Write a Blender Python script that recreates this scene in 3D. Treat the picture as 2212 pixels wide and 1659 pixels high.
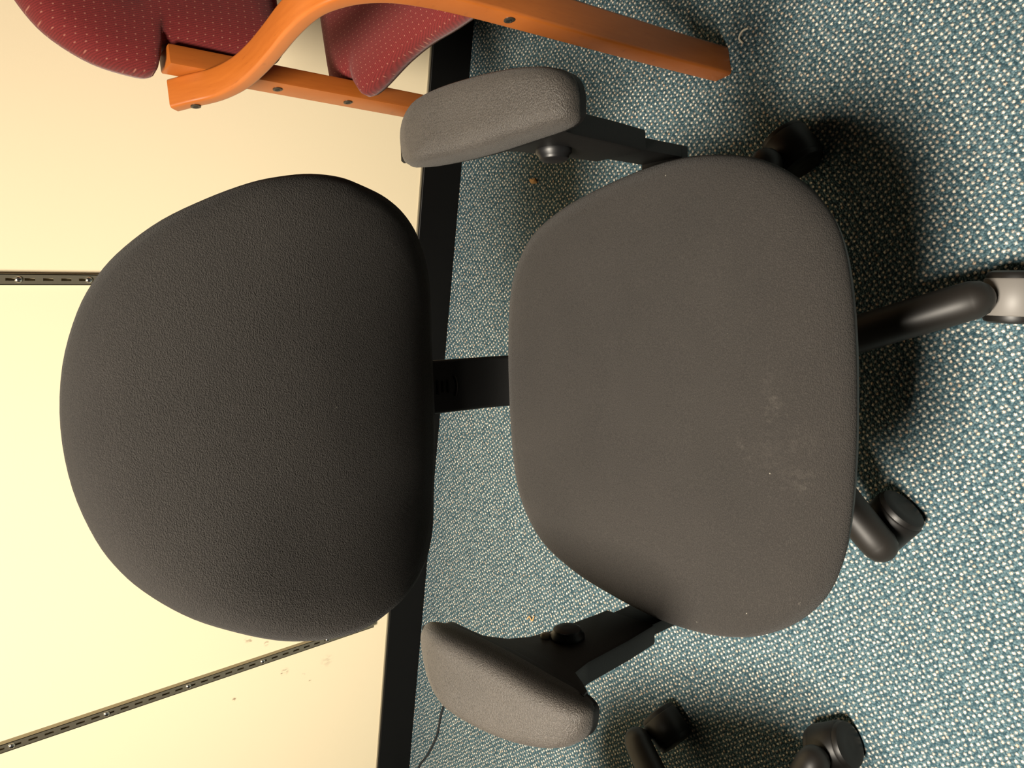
import bpy, bmesh, math, random
from mathutils import Vector, Matrix
random.seed(7)
PI = math.pi
scene = bpy.context.scene
COL = scene.collection
for o in list(bpy.data.objects):
    bpy.data.objects.remove(o)

# ------------------------------------------------------------------ camera
# phone held sideways: the picture's left edge is "up" in the room
cam_d = bpy.data.cameras.new('camera')
cam = bpy.data.objects.new('camera', cam_d)
COL.objects.link(cam)
cam_d.sensor_fit = 'HORIZONTAL'
cam_d.sensor_width = 36.0
cam_d.lens = 1700.0 / 2212.0 * 36.0
cam_d.clip_start = 0.02
right = Vector((0.10450352, -0.66854379, -0.73629356))
upv = Vector((0.96676061, 0.24200102, -0.08251926))
fwd = Vector((-0.23335153, 0.70319606, -0.67161176))
M = Matrix((right, upv, -fwd)).transposed().to_4x4()
M.translation = Vector((0, 0, 1.15))
cam.matrix_world = M
scene.camera = cam

# ------------------------------------------------------------------ world, lamps, exposure
world = bpy.data.worlds.new('room_air')
scene.world = world
world.use_nodes = True
bg = world.node_tree.nodes['Background']
bg.inputs[0].default_value = (1.0, 0.86, 0.66, 1)
bg.inputs[1].default_value = 0.022

def area(name, loc, aim, sx, sy, power, col):
    l = bpy.data.lights.new(name, 'AREA')
    l.shape = 'RECTANGLE'; l.size = sx; l.size_y = sy
    l.energy = power; l.color = col
    o = bpy.data.objects.new(name, l); COL.objects.link(o)
    o.location = loc
    o.rotation_euler = (Vector(aim) - Vector(loc)).to_track_quat('-Z', 'Y').to_euler()
    return o
area('ceiling_panel_light', (-0.74, -0.04, 2.50), (-0.74, -0.04, 0), 0.70, 0.50, 124, (1.0, 0.905, 0.765)).data.spread = math.radians(130)

vs = scene.view_settings
vs.view_transform = 'Standard'
vs.look = 'None'
vs.exposure = 0.0
vs.gamma = 1.0
vs.use_curve_mapping = False

# ------------------------------------------------------------------ material helpers
class NT:
    def __init__(self, name):
        self.m = bpy.data.materials.new(name); self.m.use_nodes = True
        self.t = self.m.node_tree
        self.b = self.t.nodes['Principled BSDF']
    def n(self, typ, **kw):
        nd = self.t.nodes.new(typ)
        for k, v in kw.items():
            setattr(nd, k, v)
        return nd
    def put(self, sock, v):
        if isinstance(v, bpy.types.NodeSocket): self.t.links.new(v, sock)
        elif v is not None: sock.default_value = v
    def math(self, op, a, b=None, c=None, clamp=False):
        nd = self.n('ShaderNodeMath', operation=op, use_clamp=clamp)
        for s, v in zip(nd.inputs, (a, b, c)): self.put(s, v)
        return nd.outputs[0]
    def mix(self, f, a, b):
        nd = self.n('ShaderNodeMix', data_type='RGBA')
        self.put(nd.inputs[0], f)
        for s, v in ((nd.inputs[6], a), (nd.inputs[7], b)):
            self.put(s, (*v, 1) if isinstance(v, tuple) and len(v) == 3 else v)
        return nd.outputs[2]
    def coord(self):
        return self.n('ShaderNodeTexCoord').outputs['Object']
    def noise(self, vec, scale, detail=2, rough=.5):
        nd = self.n('ShaderNodeTexNoise'); self.put(nd.inputs['Vector'], vec)
        nd.inputs['Scale'].default_value = scale; nd.inputs['Detail'].default_value = detail
        nd.inputs['Roughness'].default_value = rough
        return nd.outputs[0]
    def vmul(self, vec, s):
        nd = self.n('ShaderNodeVectorMath', operation='MULTIPLY'); self.put(nd.inputs[0], vec)
        nd.inputs[1].default_value = s
        return nd.outputs[0]
    def ramp(self, x, lo, hi):
        nd = self.n('ShaderNodeMapRange', interpolation_type='SMOOTHSTEP'); self.put(nd.inputs[0], x)
        nd.inputs[1].default_value = lo; nd.inputs[2].default_value = hi
        return nd.outputs[0]
    def bump(self, h, strength, dist):
        nd = self.n('ShaderNodeBump'); self.put(nd.inputs['Height'], h)
        nd.inputs['Strength'].default_value = strength; nd.inputs['Distance'].default_value = dist
        self.t.links.new(nd.outputs[0], self.b.inputs['Normal'])
    def spots(self, vec, pts):
        """soft smudges: (centre, radius, strength) -> 0..1 mask"""
        out = None
        for c, r, s in pts:
            d = self.n('ShaderNodeVectorMath', operation='DISTANCE'); self.put(d.inputs[0], vec)
            d.inputs[1].default_value = c
            k = self.math('MULTIPLY', self.ramp(d.outputs['Value'], r, r * .25), s)
            out = k if out is None else self.math('MAXIMUM', out, k)
        return out
    def base(self, col, rough, spec=.5, metal=0):
        self.put(self.b.inputs['Base Color'], (*col, 1) if isinstance(col, tuple) else col)
        self.put(self.b.inputs['Roughness'], rough)
        self.b.inputs['Specular IOR Level'].default_value = spec
        self.b.inputs['Metallic'].default_value = metal
        return self.m

def plain(name, col, rough, spec=.5, metal=0, bump=0, bscale=400):
    k = NT(name)
    if bump:
        k.bump(k.noise(k.coord(), bscale), bump, .001)
    return k.base(col, rough, spec, metal)

def mat_wall():
    k = NT('cream_wall_paint'); c = k.coord()
    col = k.mix(k.noise(c, 1.7, 3), (.88, .755, .52), (.92, .795, .55))
    scuff = k.spots(c, [((-.995, 0, .469), .012, .5), ((-1.0, 0, .463), .006, .9), ((-1.021, 0, .426), .008, .7),
                        ((-1.109, 0, .378), .012, .5), ((-1.113, 0, .386), .005, .9), ((-1.135, 0, .331), .006, .8),
                        ((-1.158, 0, .312), .006, .8), ((-1.133, 0, .497), .006, .8), ((-1.12, 0, .27), .02, .2)])
    scuff = k.math('MULTIPLY', scuff, k.ramp(k.noise(k.vmul(c, (1, 1, .5)), 160, 3), .42, .6))
    col = k.mix(scuff, col, (.22, .12, .06))
    k.bump(k.noise(c, 220, 3), .06, .001)
    return k.base(col, .62, .3)

def mat_carpet():
    k = NT('teal_loop_carpet'); c = k.coord()
    rot = k.n('ShaderNodeMapping', vector_type='POINT'); k.put(rot.inputs[0], c)
    rot.inputs['Rotation'].default_value = (0, 0, math.radians(43))
    v = rot.outputs[0]
    wob = k.n('ShaderNodeTexNoise'); k.put(wob.inputs['Vector'], v); wob.inputs['Scale'].default_value = 6
    dv = k.n('ShaderNodeVectorMath', operation='MULTIPLY_ADD'); k.put(dv.inputs[0], wob.outputs['Color'])
    dv.inputs[1].default_value = (.006, .006, 0); k.put(dv.inputs[2], v)
    v = dv.outputs[0]
    vo = k.n('ShaderNodeTexVoronoi', voronoi_dimensions='2D'); k.put(vo.inputs['Vector'], v)
    vo.inputs['Scale'].default_value = 123; vo.inputs['Randomness'].default_value = .42
    ragged = k.noise(v, 520, 2)
    d = k.math('ADD', vo.outputs['Distance'], k.math('MULTIPLY', k.math('SUBTRACT', ragged, .5), .42))
    dot = k.math('POWER', k.ramp(d, .39, .10), 1.25)
    sep = k.n('ShaderNodeSeparateColor'); k.put(sep.inputs[0], vo.outputs['Color'])
    # the blue pile between the nubs: finer loops
    vf = k.n('ShaderNodeTexVoronoi', voronoi_dimensions='2D'); k.put(vf.inputs['Vector'], v)
    vf.inputs['Scale'].default_value = 330; vf.inputs['Randomness'].default_value = .9
    sf = k.n('ShaderNodeSeparateColor'); k.put(sf.inputs[0], vf.outputs['Color'])
    blue = k.mix(sf.outputs[0], (.024, .053, .068), (.098, .158, .180))
    blue = k.mix(k.ramp(vf.outputs['Distance'], .3, .85), blue, (.014, .034, .045))
    cream = k.mix(sep.outputs[0], (.36, .34, .30), (.74, .69, .595))
    cream = k.mix(k.math('MULTIPLY', k.ramp(sep.outputs[1], .86, 1.0), .7), cream, (.60, .43, .29))
    col = k.mix(dot, blue, cream)
    h = k.math('ADD', k.math('MULTIPLY', dot, 1.0), k.math('MULTIPLY', k.ramp(vf.outputs['Distance'], .7, .05), .45))
    k.bump(h, .75, .003)
    return k.base(col, .95, .15)

def mat_fabric(name, lo, hi, smudges=None, extra_bump=.6):
    k = NT(name); c = k.coord()
    fine = k.ramp(k.noise(k.vmul(c, (1.0, 1.6, 1.3)), 620, 2, .6), .25, .75)
    big = k.noise(c, 9, 3)
    col = k.mix(k.math('ADD', k.math('MULTIPLY', fine, .55), k.math('MULTIPLY', big, .45)), lo, hi)
    lint = k.n('ShaderNodeTexVoronoi'); k.put(lint.inputs['Vector'], c); lint.inputs['Scale'].default_value = 26
    col = k.mix(k.math('MULTIPLY', k.ramp(lint.outputs['Distance'], .026, .012), .35), col, (.5, .46, .38))
    if smudges:
        wv = k.n('ShaderNodeTexNoise'); k.put(wv.inputs['Vector'], c); wv.inputs['Scale'].default_value = 70; wv.inputs['Detail'].default_value = 3
        wd = k.n('ShaderNodeVectorMath', operation='MULTIPLY_ADD'); k.put(wd.inputs[0], wv.outputs['Color'])
        wd.inputs[1].default_value = (.040, .040, .0); wd.inputs[2].default_value = (-.020, -.020, 0)
        wa_ = k.n('ShaderNodeVectorMath', operation='ADD'); k.put(wa_.inputs[0], c); k.put(wa_.inputs[1], wd.outputs[0])
        m = k.math('MAXIMUM', k.spots(c, [q for q in smudges if q[2] > 1]), k.spots(wa_.outputs[0], [q for q in smudges if q[2] <= 1]))
        m = k.math('MULTIPLY', m, k.ramp(k.noise(c, 190, 4), .38, .70))
        col = k.mix(m, col, (.22, .195, .165))
    k.bump(k.math('ADD', fine, k.math('MULTIPLY', k.noise(c, 420, 2), .7)), extra_bump, .0012)
    k.b.inputs['Sheen Weight'].default_value = .05
    k.b.inputs['Sheen Roughness'].default_value = .5
    return k.base(col, .82, .22)

def mat_red(name, axis):
    k = NT(name); c = k.coord()
    s = k.n('ShaderNodeSeparateXYZ'); k.put(s.inputs[0], c)
    cb = k.n('ShaderNodeCombineXYZ'); k.put(cb.inputs[0], s.outputs[0]); k.put(cb.inputs[1], s.outputs[axis])
    v = cb.outputs[0]
    vo = k.n('ShaderNodeTexVoronoi', voronoi_dimensions='2D'); k.put(vo.inputs['Vector'], k.vmul(v, (1, .72, 1)))
    vo.inputs['Scale'].default_value = 120; vo.inputs['Randomness'].default_value = .12
    dot = k.ramp(vo.outputs['Distance'], .14, .04)
    rib = k.math('SINE', k.math('MULTIPLY', k.math('ADD', s.outputs[0], k.math('MULTIPLY', s.outputs[axis], .35)), 2200))
    fine = k.noise(c, 700, 2)
    col = k.mix(k.math('ADD', k.math('MULTIPLY', rib, .22), fine, clamp=True), (.066, .0052, .0052), (.165, .0150, .0150))
    col = k.mix(k.math('MULTIPLY', dot, .36), col, (.50, .25, .17))
    k.bump(k.math('ADD', fine, k.math('MULTIPLY', rib, .3)), .3, .001)
    k.b.inputs['Sheen Weight'].default_value = .15
    return k.base(col, .85, .2)

def mat_wood(name):
    k = NT(name); c = k.coord()
    g = k.noise(k.vmul(c, (60, 6, 6)), 3.0, 4, .6)
    col = k.mix(g, (.33, .085, .0115), (.43, .124, .019))
    col = k.mix(k.ramp(k.noise(k.vmul(c, (90, 5, 9)), 8, 3), .62, .8), col, (.26, .066, .010))
    k.b.inputs['Coat Weight'].default_value = .15
    k.b.inputs['Coat Roughness'].default_value = .3
    return k.base(col, .36, .45)

smu = [((.034, -.255, .44), .0035, 1.3), ((-.019, -.231, .445), .005, 1.2), ((-.012, -.212, .445), .014, .10),
       ((-.046, -.241, .445), .024, .05), ((-.084, -.238, .445), .026, .055), ((.013, -.207, .445), .014, .05),
       ((-.149, -.266, .43), .003, 1.2), ((-.245, -.122, .44), .003, 1.3), ((-.054, -.173, .445), .009, .06),
       ((-.010, -.272, .43), .012, .08), ((-.06, -.205, .445), .03, .03), ((.02, -.27, .43), .008, .07),
       ((-.21, -.235, .43), .0035, 1.2)]
MAT = dict(
    wall=mat_wall(), carpet=mat_carpet(),
    base=plain('black_skirting_vinyl', (.0032, .003, .003), .5, .2, bump=.1, bscale=60),
    edge=plain('skirting_lit_edge', (.16, .14, .10), .5),  # paler colour painting the light along the skirting's top edge
    seatfab=mat_fabric('charcoal_seat_cloth', (.0090, .0079, .0070), (.0295, .0256, .0224), smu),
    backfab=mat_fabric('charcoal_back_cloth', (.0085, .0074, .0066), (.0265, .0232, .0204)),
    pad=mat_fabric('grey_foam_pad', (.009, .0078, .0067), (.064, .0545, .046), None, .5),
    plastic=plain('black_plastic', (.0032, .0032, .0032), .5, .25, bump=.12, bscale=900),
    shell=plain('black_shell_plastic', (.004, .004, .0045), .42, .35),
    leg=plain('satin_black_enamel', (.011, .0095, .0082), .46, .45),
    tyre=plain('black_castor_nylon', (.0045, .004, .0036), .45, .35),
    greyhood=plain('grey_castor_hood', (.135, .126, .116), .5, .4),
    browntip=plain('pale_button_plastic', (.30, .26, .17), .5),
    rail=plain('galvanised_steel', (.30, .27, .20), .38, .5, .75),
    screw=plain('bright_screw_steel', (.80, .78, .72), .22, .5, 1),
    bolt=plain('dark_hex_bolt', (.09, .075, .06), .4, .5, .8),
    boltdark=plain('hex_socket_black', (.004, .004, .004), .6),
    redback=mat_red('maroon_weave_back', 2), redseat=mat_red('maroon_weave_seat', 1),
    wood=mat_wood('orange_beech_lacquer'),
    cable=plain('dark_cable_sheath', (.012, .014, .016), .5),
    crumb=plain('tan_crumb', (.52, .30, .12), .9), thread=plain('pale_thread', (.72, .64, .5), .9),
)

pb = MAT['pad'].node_tree.nodes['Principled BSDF']
pb.inputs['Roughness'].default_value = .55; pb.inputs['Specular IOR Level'].default_value = .38
# ------------------------------------------------------------------ mesh helpers
def obj(name, bm, mat, parent=None, smooth=True, angle=45):
    bmesh.ops.recalc_face_normals(bm, faces=bm.faces)
    me = bpy.data.meshes.new(name); bm.to_mesh(me); bm.free()
    me.materials.append(mat)
    if smooth:
        me.polygons.foreach_set('use_smooth', [True] * len(me.polygons))
        me.set_sharp_from_angle(angle=math.radians(angle))
    o = bpy.data.objects.new(name, me); COL.objects.link(o)
    if parent: o.parent = parent
    return o
def empty(name, loc, rz, label, cat, group=None):
    o = bpy.data.objects.new(name, None); COL.objects.link(o)
    o.empty_display_size = .05
    o.location = loc; o.rotation_euler = (0, 0, rz)
    tag(o, label, cat, group)
    return o
def tag(o, label, cat, group=None):
    o['label'] = label; o['category'] = cat
    if group: o['group'] = group
    return o
def loft(rings, cap0=True, cap1=True, closed=True, bm=None):
    bm = bm or bmesh.new()
    vs_ = [[bm.verts.new(p) for p in r] for r in rings]
    n = len(rings[0])
    for a, b in zip(vs_, vs_[1:]):
        for i in range(n if closed else n - 1):
            j = (i + 1) % n
            bm.faces.new((a[i], a[j], b[j], b[i]))
    if cap0: bm.faces.new(vs_[0])
    if cap1: bm.faces.new(vs_[-1][::-1])
    return bm
def radial(outline, centre, prof, fn, bm=None, inner=None):
    """closed cushion: prof = (scale, layer) pairs from the middle of the underside round to the middle of the top"""
    bm = bm or bmesh.new()
    n = len(outline); cx, cy = centre; prev = None
    for s, h in prof:
        if s == 0:
            cur = [bm.verts.new(fn(cx, cy, h, 0))]
        else:
            cur = [bm.verts.new(fn(cx + (x - cx) * s, cy + (y - cy) * s, h, s)) for x, y in (blend(inner, outline, sm(s, .84, .99)) if inner else outline)]
        if prev:
            for i in range(n):
                j = (i + 1) % n
                if len(prev) == 1: bm.faces.new((prev[0], cur[i], cur[j]))
                elif len(cur) == 1: bm.faces.new((prev[i], cur[0], prev[j]))
                else: bm.faces.new((prev[i], cur[i], cur[j], prev[j]))
        prev = cur
    return bm
def blend(a, b, w):
    return [(p[0] + (q[0] - p[0]) * w, p[1] + (q[1] - p[1]) * w) for p, q in zip(a, b)]
def smooth_loop(pts, k=6):
    n = len(pts); out = []
    P = [Vector((*p, 0)) if len(p) == 2 else Vector(p) for p in pts]
    for i in range(n):
        a, b, c, d = P[i - 1], P[i], P[(i + 1) % n], P[(i + 2) % n]
        for q in range(k):
            t = q / k
            v = .5 * ((2 * b) + (c - a) * t + (2 * a - 5 * b + 4 * c - d) * t * t + (3 * b - a - 3 * c + d) * t ** 3)
            out.append((v.x, v.y))
    return out
def smooth_path(pts, k=6):
    P = [Vector(p) for p in pts]; P = [P[0] * 2 - P[1]] + P + [P[-1] * 2 - P[-2]]; out = []
    for i in range(1, len(P) - 2):
        a, b, c, d = P[i - 1:i + 3]
        for q in range(k):
            t = q / k
            out.append(.5 * ((2 * b) + (c - a) * t + (2 * a - 5 * b + 4 * c - d) * t * t + (3 * b - a - 3 * c + d) * t ** 3))
    out.append(P[-2])
    return out
def sweep(path, section, side=None, bm=None):
    """sweep: section(i, n) -> list of (across, up) ; side = fixed across direction or None"""
    n = len(path); rings = []
    for i, p in enumerate(path):
        t = (path[min(i + 1, n - 1)] - path[max(i - 1, 0)]).normalized()
        s = side if side else t.cross(Vector((0, 0, 1)))
        if s.length < 1e-4: s = Vector((1, 0, 0))
        s = s.normalized(); u = s.cross(t).normalized()
        rings.append([p + s * a + u * b for a, b in section(i, n)])
    return loft(rings, bm=bm)
def circ(r, n=16):
    return [(r * math.cos(2 * PI * i / n), r * math.sin(2 * PI * i / n)) for i in range(n)]
def rrect(w, h, r, k=4):
    out = []
    for cx, cy, a0 in ((w / 2 - r, h / 2 - r, 0), (-w / 2 + r, h / 2 - r, 90), (-w / 2 + r, -h / 2 + r, 180), (w / 2 - r, -h / 2 + r, 270)):
        for i in range(k + 1):
            a = math.radians(a0 + 90 * i / k)
            out.append((cx + r * math.cos(a), cy + r * math.sin(a)))
    return out
def lathe(prof, n=24, bm=None, tf=None):
    rings = [[Vector((r * math.cos(2 * PI * i / n), r * math.sin(2 * PI * i / n), z)) for i in range(n)] for r, z in prof]
    if tf: rings = [[tf @ p for p in r] for r in rings]
    return loft(rings, bm=bm)
def box(x0, x1, y0, y1, z0, z1, bev=0, bm=None):
    b = bmesh.new()
    bmesh.ops.create_cube(b, size=1)
    for v in b.verts:
        v.co = Vector(((x0 + x1) / 2 + v.co.x * (x1 - x0), (y0 + y1) / 2 + v.co.y * (y1 - y0), (z0 + z1) / 2 + v.co.z * (z1 - z0)))
    if bev: bmesh.ops.bevel(b, geom=list(b.edges), offset=bev, segments=3, profile=.6, affect='EDGES')
    if bm is None: return b
    me = bpy.data.meshes.new('t'); b.to_mesh(me); b.free(); bm.from_mesh(me); bpy.data.meshes.remove(me)
    return bm
def plate(poly, x0, x1, bev=.003):
    """flat plate: polygon in (y, z) extruded from x0 to x1"""
    b = bmesh.new()
    f = b.faces.new([b.verts.new((x0, y, z)) for y, z in poly])
    r = bmesh.ops.extrude_face_region(b, geom=[f])
    for v in r['geom']:
        if isinstance(v, bmesh.types.BMVert): v.co.x = x1
    if bev:
        ed = [e for e in b.edges if len(e.link_faces) == 2 and abs(e.verts[0].co.x - e.verts[1].co.x) < 1e-6]
        bmesh.ops.bevel(b, geom=ed, offset=bev, segments=2, profile=.6, affect='EDGES')
    return b
def sm(x, a, b):
    t = max(0, min(1, (x - a) / (b - a))); return t * t * (3 - 2 * t)

# ------------------------------------------------------------------ room
WALL_Y = 1.4527
def struct(o): o['kind'] = 'structure'; return o
fl = struct(obj('floor', box(-3.2, 2.6, -2.2, WALL_Y + .1, -.05, 0), MAT['carpet'], smooth=False))
wl = struct(obj('wall_back', box(-3.2, 2.6, 0, .1, 0, 2.7), MAT['wall'], smooth=False)); wl.location.y = WALL_Y
sk = struct(obj('baseboard_back', box(-3.2, 2.6, WALL_Y - .009, WALL_Y, 0, .103, .002), MAT['base'], smooth=False))
bd = obj('lit_top_edge', box(-3.2, 2.6, WALL_Y - .004, WALL_Y, .103, .1055), MAT['edge'], sk, smooth=False)  # thin pale strip: the skirting's lit top edge, put in as colour

# ------------------------------------------------------------------ slotted shelf rails
def rail(x, z0, z1, slot0, screws, label):
    W, Dp, PIT, SL, SW = .018, .010, .0262, .0150, .0040
    root = empty('shelf_rail', (x, WALL_Y, z0), 0, label, 'shelf rail', None)
    b = bmesh.new()
    yf = -Dp
    # front web with real slots: three columns, rows split at slot ends
    zs = [0.0]; hole = []
    z = (slot0 - z0) % PIT
    while z + SL < z1 - z0 - .004:
        if z > .004:
            zs += [z, z + SL]; hole += [False, True]
        z += PIT
    zs.append(z1 - z0); hole.append(False)
    xs = [-W / 2, -SW / 2, SW / 2, W / 2]
    grid = [[[b.verts.new((xx, yy, zz)) for xx in xs] for zz in zs] for yy in (yf, yf + .0015)]
    for layer in grid:
        for r in range(len(zs) - 1):
            for c in range(3):
                if c == 1 and hole[r]: continue
                b.faces.new((layer[r][c], layer[r][c + 1], layer[r + 1][c + 1], layer[r + 1][c]))
    for r in range(len(zs) - 1):
        if hole[r]:
            a, k = grid[0], grid[1]
            loop = [(r, 1), (r, 2), (r + 1, 2), (r + 1, 1)]
            for i in range(4):
                p, q = loop[i], loop[(i + 1) % 4]
                b.faces.new((a[p[0]][p[1]], a[q[0]][q[1]], k[q[0]][q[1]], k[p[0]][p[1]]))
    for s in (-1, 1):
        x0, x1 = sorted((s * W / 2, s * (W / 2 - .0015)))
        box(x0, x1, yf, 0, 0, z1 - z0, 0, b)
    obj('channel', b, MAT['rail'], root, smooth=False)
    for sz in screws:
        t = Matrix.Translation((0, yf, sz - z0)) @ Matrix.Rotation(PI / 2, 4, 'X')
        s = obj('screw', lathe([(.0056, 0), (.0054, .0012), (.0042, .0026), (.0022, .0033), (.0008, .0034)], 16, tf=t), MAT['screw'], root)
        bb = box(-.0030, .0030, yf - .0037, yf - .0028, sz - z0 - .0006, sz - z0 + .0006)
        box(-.0006, .0006, yf - .0037, yf - .0028, sz - z0 - .0030, sz - z0 + .0030, 0, bb)
        obj('screw_slot', bb, MAT['boltdark'], s, smooth=False)
rail(-1.056, .150, 1.95, .900, [.278, .438, .600, .757, .915, 1.075, 1.235, 1.395, 1.555, 1.715, 1.875],
     'slotted metal shelf rail on the wall, running down beside the scuff marks')
rail(-.213, .150, 1.95, .877, [.292, .452, .612, .772, .874, 1.092, 1.252, 1.412, 1.572, 1.732, 1.892],
     'slotted metal shelf rail on the wall, rising behind the top of the black backrest')

# ------------------------------------------------------------------ swivel chair
SEAT_HW = [(.185, 0), (.184, .055), (.179, .110), (.164, .158), (.127, .203), (.070, .231), (.010, .247), (-.055, .259), (-.105, .262),
           (-.150, .257), (-.190, .245), (-.225, .222), (-.250, .192), (-.264, .158), (-.272, .112), (-.276, .058), (-.277, 0)]
BACK_HW = [(.963, 0), (.958, .060), (.944, .112), (.927, .146), (.906, .172), (.875, .198), (.837, .219), (.802, .234), (.772, .242), (.740, .247),
           (.705, .247), (.675, .242), (.642, .234), (.608, .220), (.577, .199), (.552, .170), (.536, .128), (.530, .070), (.527, 0)]
def mirror_outline(tab, cx):
    r = [(cx + w, y) for y, w in tab]
    l = [(cx - w, y) for y, w in tab[1:-1]]
    return smooth_loop(r + l[::-1], 4)
SCX, BCX = -.012, -.008

def seat_surf(x, y, h, s):
    z = h
    if s < .99:
        z -= .010 * (1 - s * s) * sm(h, .44, .45)
    top = sm(h, .40, .445)
    z -= .012 * sm(-y, .14, .285) + top * .015 * sm(-y, .215, .285)     # waterfall front
    z += top * .005 * sm(abs(x - SCX), .08, .26) * sm(y, -.25, .05)   # raised sides
    return Vector((x, y, z))
def back_surf(x, z, h, s):
    X = (x - BCX) / .25
    y = .188 + 1.10 * (z - .745) ** 2 - .032 * X * X - .020 * X ** 4
    y += .010 * math.exp(-((X + .55) / .22) ** 2) * sm(.86 - z, 0, .12)            # slack hollow beside the wing
    n = h
    if s < .99 and h < 0: n -= .006 * (1 - s * s)
    return Vector((x, y + n, z))

def castor(parent, p, ang, off, hood='tyre', rz=0):
    """twin wheel castor pivoting below a base arm; ang = direction of the wheel axle"""
    c = Vector((p[0], p[1], 0)) + Vector((off[0], off[1], 0))
    T = Matrix.Translation((c.x, c.y, .034)) @ Matrix.Scale(1.17, 4) @ Matrix.Rotation(ang, 4, 'Z')
    b = bmesh.new()
    # hood: a thick arc over both wheels, open below
    seg = 22; w = .0195; rin, ro = .0275, .0305
    rings = []
    for i in range(seg + 1):
        a = math.radians(-28 + 236 * i / seg)
        ca, sa = math.cos(a), math.sin(a)
        rings.append([T @ Vector((xx, rr * ca, rr * sa)) for xx, rr in ((-w, rin), (-w, ro - .0015), (-w + .0015, ro), (w - .0015, ro), (w, ro - .0015), (w, rin))])
    loft(rings, bm=b)
    stem = Matrix.Translation((p[0], p[1], 0))
    lathe([(.011, .050), (.011, .085)], 14, b, stem)
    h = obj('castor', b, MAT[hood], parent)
    for s in (-1, 1):
        t = T @ Matrix.Rotation(s * PI / 2, 4, 'Y')
        obj('wheel', lathe([(.008, .004), (.0262, .004), (.029, .007), (.029, .022), (.0275, .0255), (.022, .0275), (.012, .026), (.004, .0265)], 28, tf=t), MAT['tyre'], h)
    return h

def make_base(root, angs, castors):
    obj('gas_column', lathe([(.030, .075), (.034, .09), (.034, .135), (.028, .14), (.028, .25), (.020, .252), (.020, .36)], 24), MAT['leg'], root)
    for a, (ax, off, hood) in zip(angs, castors):
        d = Vector((math.cos(a), math.sin(a), 0)); R = .305
        path = smooth_path([d * .012 + Vector((0, 0, .118)), d * .10 + Vector((0, 0, .121)), d * .20 + Vector((0, 0, .110)), d * .27 + Vector((0, 0, .094)), d * (R - .012) + Vector((0, 0, .086))], 5)
        n0 = len(path)
        last = path[-1]; t = (path[-1] - path[-2]).normalized()
        for q in (30, 55, 75, 86): path.append(last + t * .0235 * math.sin(math.radians(q)))
        def sec(i, n, n0=n0):
            r = .0255 - .002 * i / n
            if i >= n0: r = .0235 * math.cos(math.radians((30, 55, 75, 86)[i - n0]))
            return circ(r, 18)
        obj('base_arm', sweep(path, sec), MAT['leg'], root)
        e = d * (R - .012)
        castor(root, (e.x, e.y), ax, off, hood)

def make_arm(root, side, xin, pad_pts, cxp):
    """side = +1/-1 ; xin = inner face of upright blade"""
    t = .024 * side
    prof = [(.130, .632), (.104, .618), (.083, .609), (.050, .602), (.026, .590), (.012, .570), (.006, .540), (.001, .470), (.001, .452),
            (-.070, .452), (-.076, .506), (-.080, .575), (-.086, .600), (-.104, .610), (-.120, .620), (-.124, .630)]
    sup = obj('armrest_bracket', plate(prof, xin, xin + t, .004), MAT['plastic'], root, angle=50)
    fo = smooth_loop([(x, y - .006) for x, y in pad_pts], 5)
    obj('bracket_flange', radial(fo, (cxp, -.008), [(0, .614), (.6, .614), (.86, .617), (.945, .622), (.95, .630), (0, .630)], lambda x, y, h, s: Vector((x, y, h - .012 * sm(y, .05, .13)))), MAT['plastic'], sup)
    # lower blade that turns in below the seat
    bl = plate([(-.004, .47), (-.004, .375), (-.062, .375), (-.062, .47)], xin + .004 * side, xin + .018 * side, .002)
    x0, x1 = sorted((xin + .018 * side, .06 * side))
    box(x0, x1, -.062, -.004, .362, .376, .002, bl)
    obj('armrest_blade', bl, MAT['plastic'], root)
    tf = Matrix.Translation((xin, -.022, .545)) @ Matrix.Rotation(-side * PI / 2, 4, 'Y')
    bt = obj('release_button', lathe([(.019, 0), (.019, .004), (.016, .007), (.0155, .010), (.011, .0125), (.004, .0125)], 24, tf=tf), MAT['shell'], sup)
    if side < 0:
        tf2 = Matrix.Translation((xin, -.003, .560)) @ Matrix.Rotation(-side * PI / 2, 4, 'Y')
        obj('button_tip', lathe([(.006, -.002), (.006, .002), (.004, .004), (.001, .0046)], 14, tf=tf2), MAT['browntip'], bt)
    # soft pad
    ol = smooth_loop(pad_pts, 5)
    def ps(x, y, h, s):
        z = h - .016 * sm(y, .05, .13) * sm(h, .63, .65)
        z -= sm(h, .64, .655) * .002 * (1 - s) 
        z -= .004 * sm(-y, .08, .135)
        return Vector((x, y, z))
    obj('armrest_pad', radial(ol, (cxp, -.005), [(0, .622), (.80, .622), (.93, .624), (.985, .630), (1.0, .638), (.99, .648), (.95, .656), (.87, .6615), (.70, .6645), (.4, .6655), (0, .6655)], ps), MAT['pad'], root, angle=80)

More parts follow.
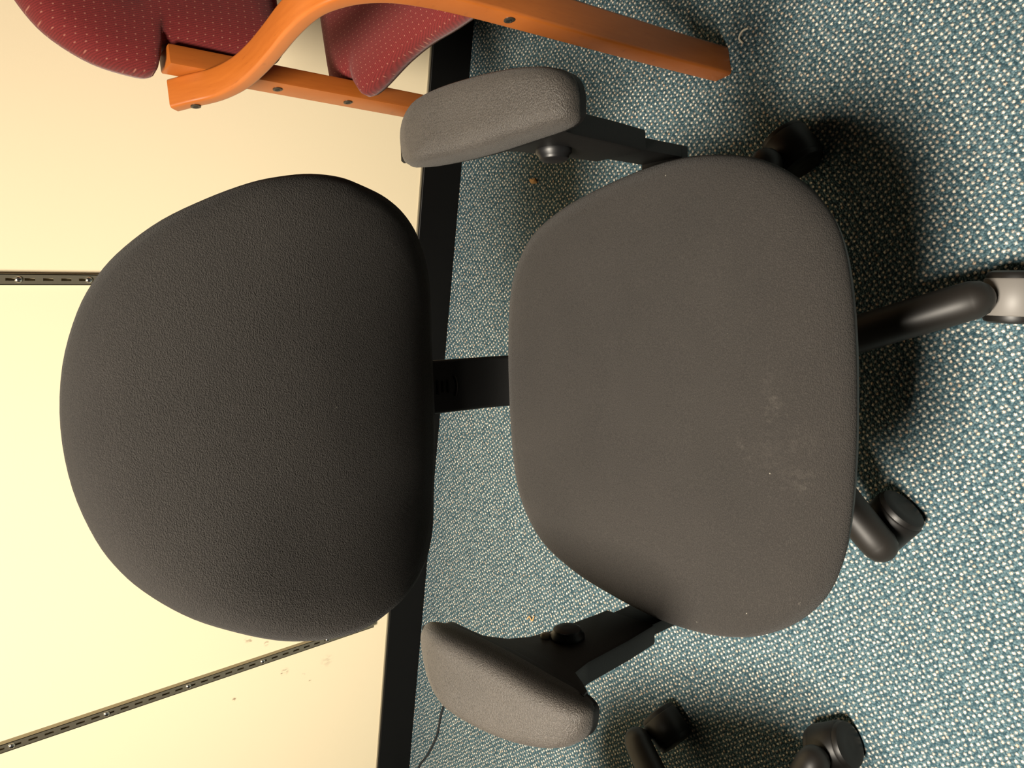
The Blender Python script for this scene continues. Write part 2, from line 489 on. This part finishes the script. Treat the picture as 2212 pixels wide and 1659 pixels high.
def swivel_chair(loc, rz, label, angs, castors, arms=True):
    root = empty('swivel_chair', loc, rz, label, 'chair', 'office swivel chairs')
    so = mirror_outline(SEAT_HW, SCX)
    obj('seat', radial(so, (SCX, -.045), [(0, .398), (.90, .398), (.965, .401), (.992, .410), (1.0, .419), (.995, .428), (.980, .436), (.950, .4425), (.905, .447), (.84, .4500), (.72, .4515), (.5, .4515), (.25, .4515), (0, .4515)], seat_surf), MAT['seatfab'], root, angle=80)
    obj('seat_shell', radial(so, (SCX, -.045), [(0, .374), (.72, .374), (.88, .379), (.955, .388), (.974, .395), (.974, .402), (.95, .404), (.5, .402), (0, .402)], lambda x, y, h, s: Vector((x, y, h - .013 * sm(-y, .14, .285)))), MAT['shell'], root)
    bo = mirror_outline(BACK_HW, BCX)
    obj('backrest', radial(bo, (BCX, .74), [(0, .026), (.95, .026), (.985, .020), (1.0, .010), (1.0, .0), (.985, -.012), (.955, -.020), (.90, -.026), (.80, -.029), (.65, -.030), (.45, -.030), (.22, -.030), (0, -.030)], back_surf), MAT['backfab'], root, angle=80)
    obj('back_shell', radial(bo, (BCX, .74), [(0, .040), (.70, .038), (.90, .033), (.965, .028), (.97, .022), (0, .022)], back_surf), MAT['shell'], root)
    # upright bar from the mechanism to the back shell
    path = smooth_path([(-.006, .03, .352), (-.006, .13, .352), (-.006, .20, .366), (-.006, .232, .41), (-.006, .242, .48), (-.006, .250, .56), (-.006, .262, .66), (-.006, .270, .72)], 6)
    bar = obj('back_bar', sweep(path, lambda i, n: rrect(.072, .016, .005), side=Vector((1, 0, 0))), MAT['plastic'], root)
    obj('bar_sleeve', box(-.045, .033, .228, .266, .528, .60, .006), MAT['plastic'], bar)
    for k, (zz, hw) in enumerate(((.522, .019), (.514, .010), (.506, .008), (.498, .009), (.484, .014))):
        pth = [Vector((-.006 + hw * q / 6, .2355 + .0001 - (.52 - zz) * .09, zz + (.004 if k in (0, 4) else 0) * (q / 6) ** 2)) for q in range(-6, 7)]
        obj('grip_rib', sweep(pth, lambda i, n: circ(.0012, 6)), MAT['leg'], bar)
    # tilt mechanism
    me = box(-.075, .075, -.10, .11, .335, .380, .012)
    mech = obj('tilt_mechanism', me, MAT['plastic'], root)
    pth = [Vector((.07, .02, .355)), Vector((.14, .02, .352)), Vector((.19, .015, .345))]
    obj('height_lever', sweep(pth, lambda i, n: circ(.006, 10)), MAT['plastic'], mech)
    make_base(root, angs, castors)
    if arms:
        rp = [(.287, .123), (.306, .100), (.315, .040), (.312, -.040), (.303, -.108), (.290, -.133), (.266, -.139), (.250, -.128), (.2445, -.060), (.2435, .006), (.247, .080), (.257, .116)]
        make_arm(root, 1, .258, rp, .279)
        lp = [(-.278, .128), (-.306, .122), (-.326, .100), (-.340, .045), (-.338, -.035), (-.325, -.095), (-.312, -.124), (-.290, -.136), (-.272, -.128), (-.262, -.060), (-.257, .010), (-.256, .075), (-.262, .112)]
        make_arm(root, -1, -.269, lp, -.298)
    return root

rz = math.radians(11.7)
D = math.radians
wa = lambda deg: D(deg) - rz            # world direction -> chair direction
B = -61.0
def loc_off(deg, r): return (r * math.cos(wa(deg)), r * math.sin(wa(deg)))
swivel_chair((-.2075, .578, 0), rz, 'charcoal swivel office chair with armrests and a dusty seat, standing on five black arms',
             [wa(B), wa(B + 72), wa(B + 144), wa(B + 216), wa(B - 72)],
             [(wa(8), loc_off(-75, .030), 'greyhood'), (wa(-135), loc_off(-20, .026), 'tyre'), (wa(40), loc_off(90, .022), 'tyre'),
              (wa(100), loc_off(170, .022), 'tyre'), (wa(150), loc_off(35, .022), 'tyre')])

rz2 = D(118)
wa2 = lambda deg: D(deg) - rz2
def loc_off2(deg, r): return (r * math.cos(wa2(deg)), r * math.sin(wa2(deg)))
swivel_chair((-1.055, .426, 0), rz2, 'black swivel chair of which only two castored base arms show beside the dusty chair',
             [wa2(-8), wa2(64), wa2(136), wa2(208), wa2(280)],
             [(wa2(130), loc_off2(-40, .006), 'tyre'), (wa2(60), loc_off2(-50, .030), 'tyre'), (wa2(20), loc_off2(120, .022), 'tyre'),
              (wa2(80), loc_off2(200, .022), 'tyre'), (wa2(10), loc_off2(250, .022), 'tyre')], arms=False)

# ------------------------------------------------------------------ maroon armchair with bentwood frame
AW = .52
arm_root = empty('visitor_armchair', (.106, 1.221, 0), D(20), 'maroon upholstered armchair with orange bentwood arms, standing against the wall', 'chair')
def mir(fn, s):        # mirror across the middle of the chair
    return (lambda v: v) if s < 0 else (lambda v: Vector((AW - v.x, v.y, v.z)))
frame_pts = [(.004, .716), (-.020, .700), (-.055, .676), (-.100, .6625), (-.150, .660), (-.205, .6630), (-.262, .668), (-.311, .668), (-.345, .660),
             (-.378, .640), (-.402, .607), (-.414, .560), (-.420, .500), (-.424, .420), (-.428, .320), (-.433, .200), (-.438, .100), (-.444, .0)]
for s in (-1, 1):
    tr = mir(None, s)
    path = smooth_path([(-.020, y, z) for y, z in frame_pts], 4)
    def sec(i, n):
        k = sm(i / n, .42, .62)
        th = .021 + .013 * k
        w = .042 + .004 * k
        return rrect(w, th, .0045, 3)
    b = sweep(path, sec, side=Vector((1, 0, 0)))
    for v in b.verts: v.co = tr(v.co)
    fr = obj('bentwood_arm', b, MAT['wood'], arm_root, angle=60)
    b = plate([(-.052, .0), (-.050, .735), (-.012, .735), (-.004, .0)], .001, .030, .004)
    for v in b.verts: v.co = tr(v.co)
    rl = obj('rear_leg', b, MAT['wood'], arm_root, angle=40)
    for par, (px, py, pz) in ((fr, (-.041, -.020, .695)), (rl, (.001, -.031, .570)), (rl, (.001, -.030, .447)), (fr, (-.0428, -.425, .452))):
        tf = Matrix.Translation((px, py, pz)) @ Matrix.Rotation(-PI / 2, 4, 'Y')
        b = lathe([(.0072, -.002), (.0072, .0012), (.0058, .0018), (.0036, .0018), (.0030, .0006)], 18, tf=tf)
        for v in b.verts: v.co = tr(v.co)
        bo_ = obj('bolt', b, MAT['bolt'], par)
        b = lathe([(.0034, .0004), (.0034, .0020)], 6, tf=tf)
        for v in b.verts: v.co = tr(v.co)
        obj('hex_socket', b, MAT['boltdark'], bo_, smooth=False)
# rails that tie the two sides together below the seat
for y, z in ((-.030, .405), (-.420, .405)):
    obj('cross_rail', box(.02 if y > -.1 else -.002, AW - .02 if y > -.1 else AW + .002, y - .011, y + .011, z - .025, z + .025, .004), MAT['wood'], arm_root, angle=40)
half = [(AW / 2, .016), (.16, .014), (.060, .010), (.038, .004), (.0330, -.012), (.0325, -.030), (.0320, -.055), (.012, -.062), (-.006, -.076), (-.008, -.096), (-.005, -.122), (.005, -.180), (.008, -.240), (.004, -.300), (.004, -.360), (.012, -.405), (.040, -.440), (.10, -.456), (.18, -.462), (AW / 2, -.464)]
so = smooth_loop(half + [(AW - x, y) for x, y in half[1:-1]][::-1], 4)
def rs(x, y, h, s):
    z = h - sm(h, .43, .46) * (.022 * sm(-y, .34, .46) + .008 * (1 - s) )
    return Vector((x, y, z))
obj('seat', radial(so, (AW / 2, -.22), [(0, .418), (.93, .418), (.985, .424), (1, .436), (.992, .448), (.965, .457), (.91, .462), (.8, .464), (.5, .464), (0, .464)], rs), MAT['redseat'], arm_root, angle=80)
half = [(AW / 2, .560), (.15, .560), (.065, .560), (.042, .566), (.034, .590), (.033, .650), (.033, .700), (.030, .738), (.006, .744), (-.009, .752), (-.010, .775), (.001, .822), (.028, .866), (.060, .893), (.11, .916), (.18, .930), (AW / 2, .935)]
half2 = [(AW / 2, .560), (.15, .560), (.065, .562), (.046, .570), (.040, .594), (.038, .650), (.037, .700), (.036, .730), (.036, .744), (.036, .758), (.035, .780), (.036, .822), (.048, .862), (.070, .888), (.115, .913), (.18, .929), (AW / 2, .935)]
bo2 = smooth_loop(half + [(AW - x, z) for x, z in half[1:-1]][::-1], 4)
bi2 = smooth_loop(half2 + [(AW - x, z) for x, z in half2[1:-1]][::-1], 4)
def rb(x, z, h, s):
    X = (x - AW / 2) / .26
    y = -.020 + .10 * (z - .65) - .012 * X * X
    n = h
    if h < -.01:
        n -= .012 * (1 - s * s)
        n += .018 * math.exp(-((z - .770) / .030) ** 2) * sm(.80 - abs(X), 0, .40)
    return Vector((x, y + n, z))
rings = [(0, .026), (.94, .026), (.985, .018), (1, .004), (.992, -.012), (.97, -.022), (.93, -.029), (.86, -.033)] + [(q / 20, -.034) for q in range(16, 0, -1)] + [(0, -.034)]
obj('backrest', radial(bo2, (AW / 2, .745), rings, rb, inner=bi2), MAT['redback'], arm_root, angle=80)

# ------------------------------------------------------------------ small things on the carpet
path = smooth_path([(-1.02, 1.19, .004), (-1.12, 1.245, .003), (-1.195, 1.288, .003), (-1.243, 1.313, .003), (-1.301, 1.330, .003), (-1.375, 1.340, .003), (-1.452, 1.370, .003), (-1.516, 1.403, .003), (-1.62, 1.425, .003), (-1.80, 1.428, .003)], 8)
tag(obj('cable', sweep(path, lambda i, n: circ(.0030, 8)), MAT['cable']), 'thin dark cable curving over the carpet towards the skirting board', 'cable')
def crumb(loc, r, mat, name, label, cat, sq=(1, 1, .6)):
    b = bmesh.new(); bmesh.ops.create_icosphere(b, subdivisions=2, radius=r)
    for v in b.verts:
        v.co *= .75 + .5 * random.random()
        v.co = Vector((v.co.x * sq[0], v.co.y * sq[1], v.co.z * sq[2]))
    o = obj(name, b, MAT[mat], smooth=False); o.location = (loc[0], loc[1], r * sq[2] * .9)
    tag(o, label, cat)
crumb((.030, 1.202), .008, 'crumb', 'crumb', 'small tan crumb on the carpet beside the maroon chair\'s rear leg', 'crumb', (.7, 1.5, .6))
pth = smooth_path([(.268, .760, .003), (.276, .768, .004), (.286, .764, .004), (.290, .755, .003)], 5)
tag(obj('thread', sweep(pth, lambda i, n: circ(.0016, 6)), MAT['thread']), 'short pale curled thread on the carpet by the wooden front leg', 'thread')
pth = smooth_path([(-.885, 1.053, .003), (-.898, 1.056, .004), (-.893, 1.066, .004), (-.902, 1.072, .003)], 5)
tag(obj('thread', sweep(pth, lambda i, n: circ(.0014, 6)), MAT['crumb']), 'tiny tan curl of thread on the carpet between armrest and skirting board', 'thread')
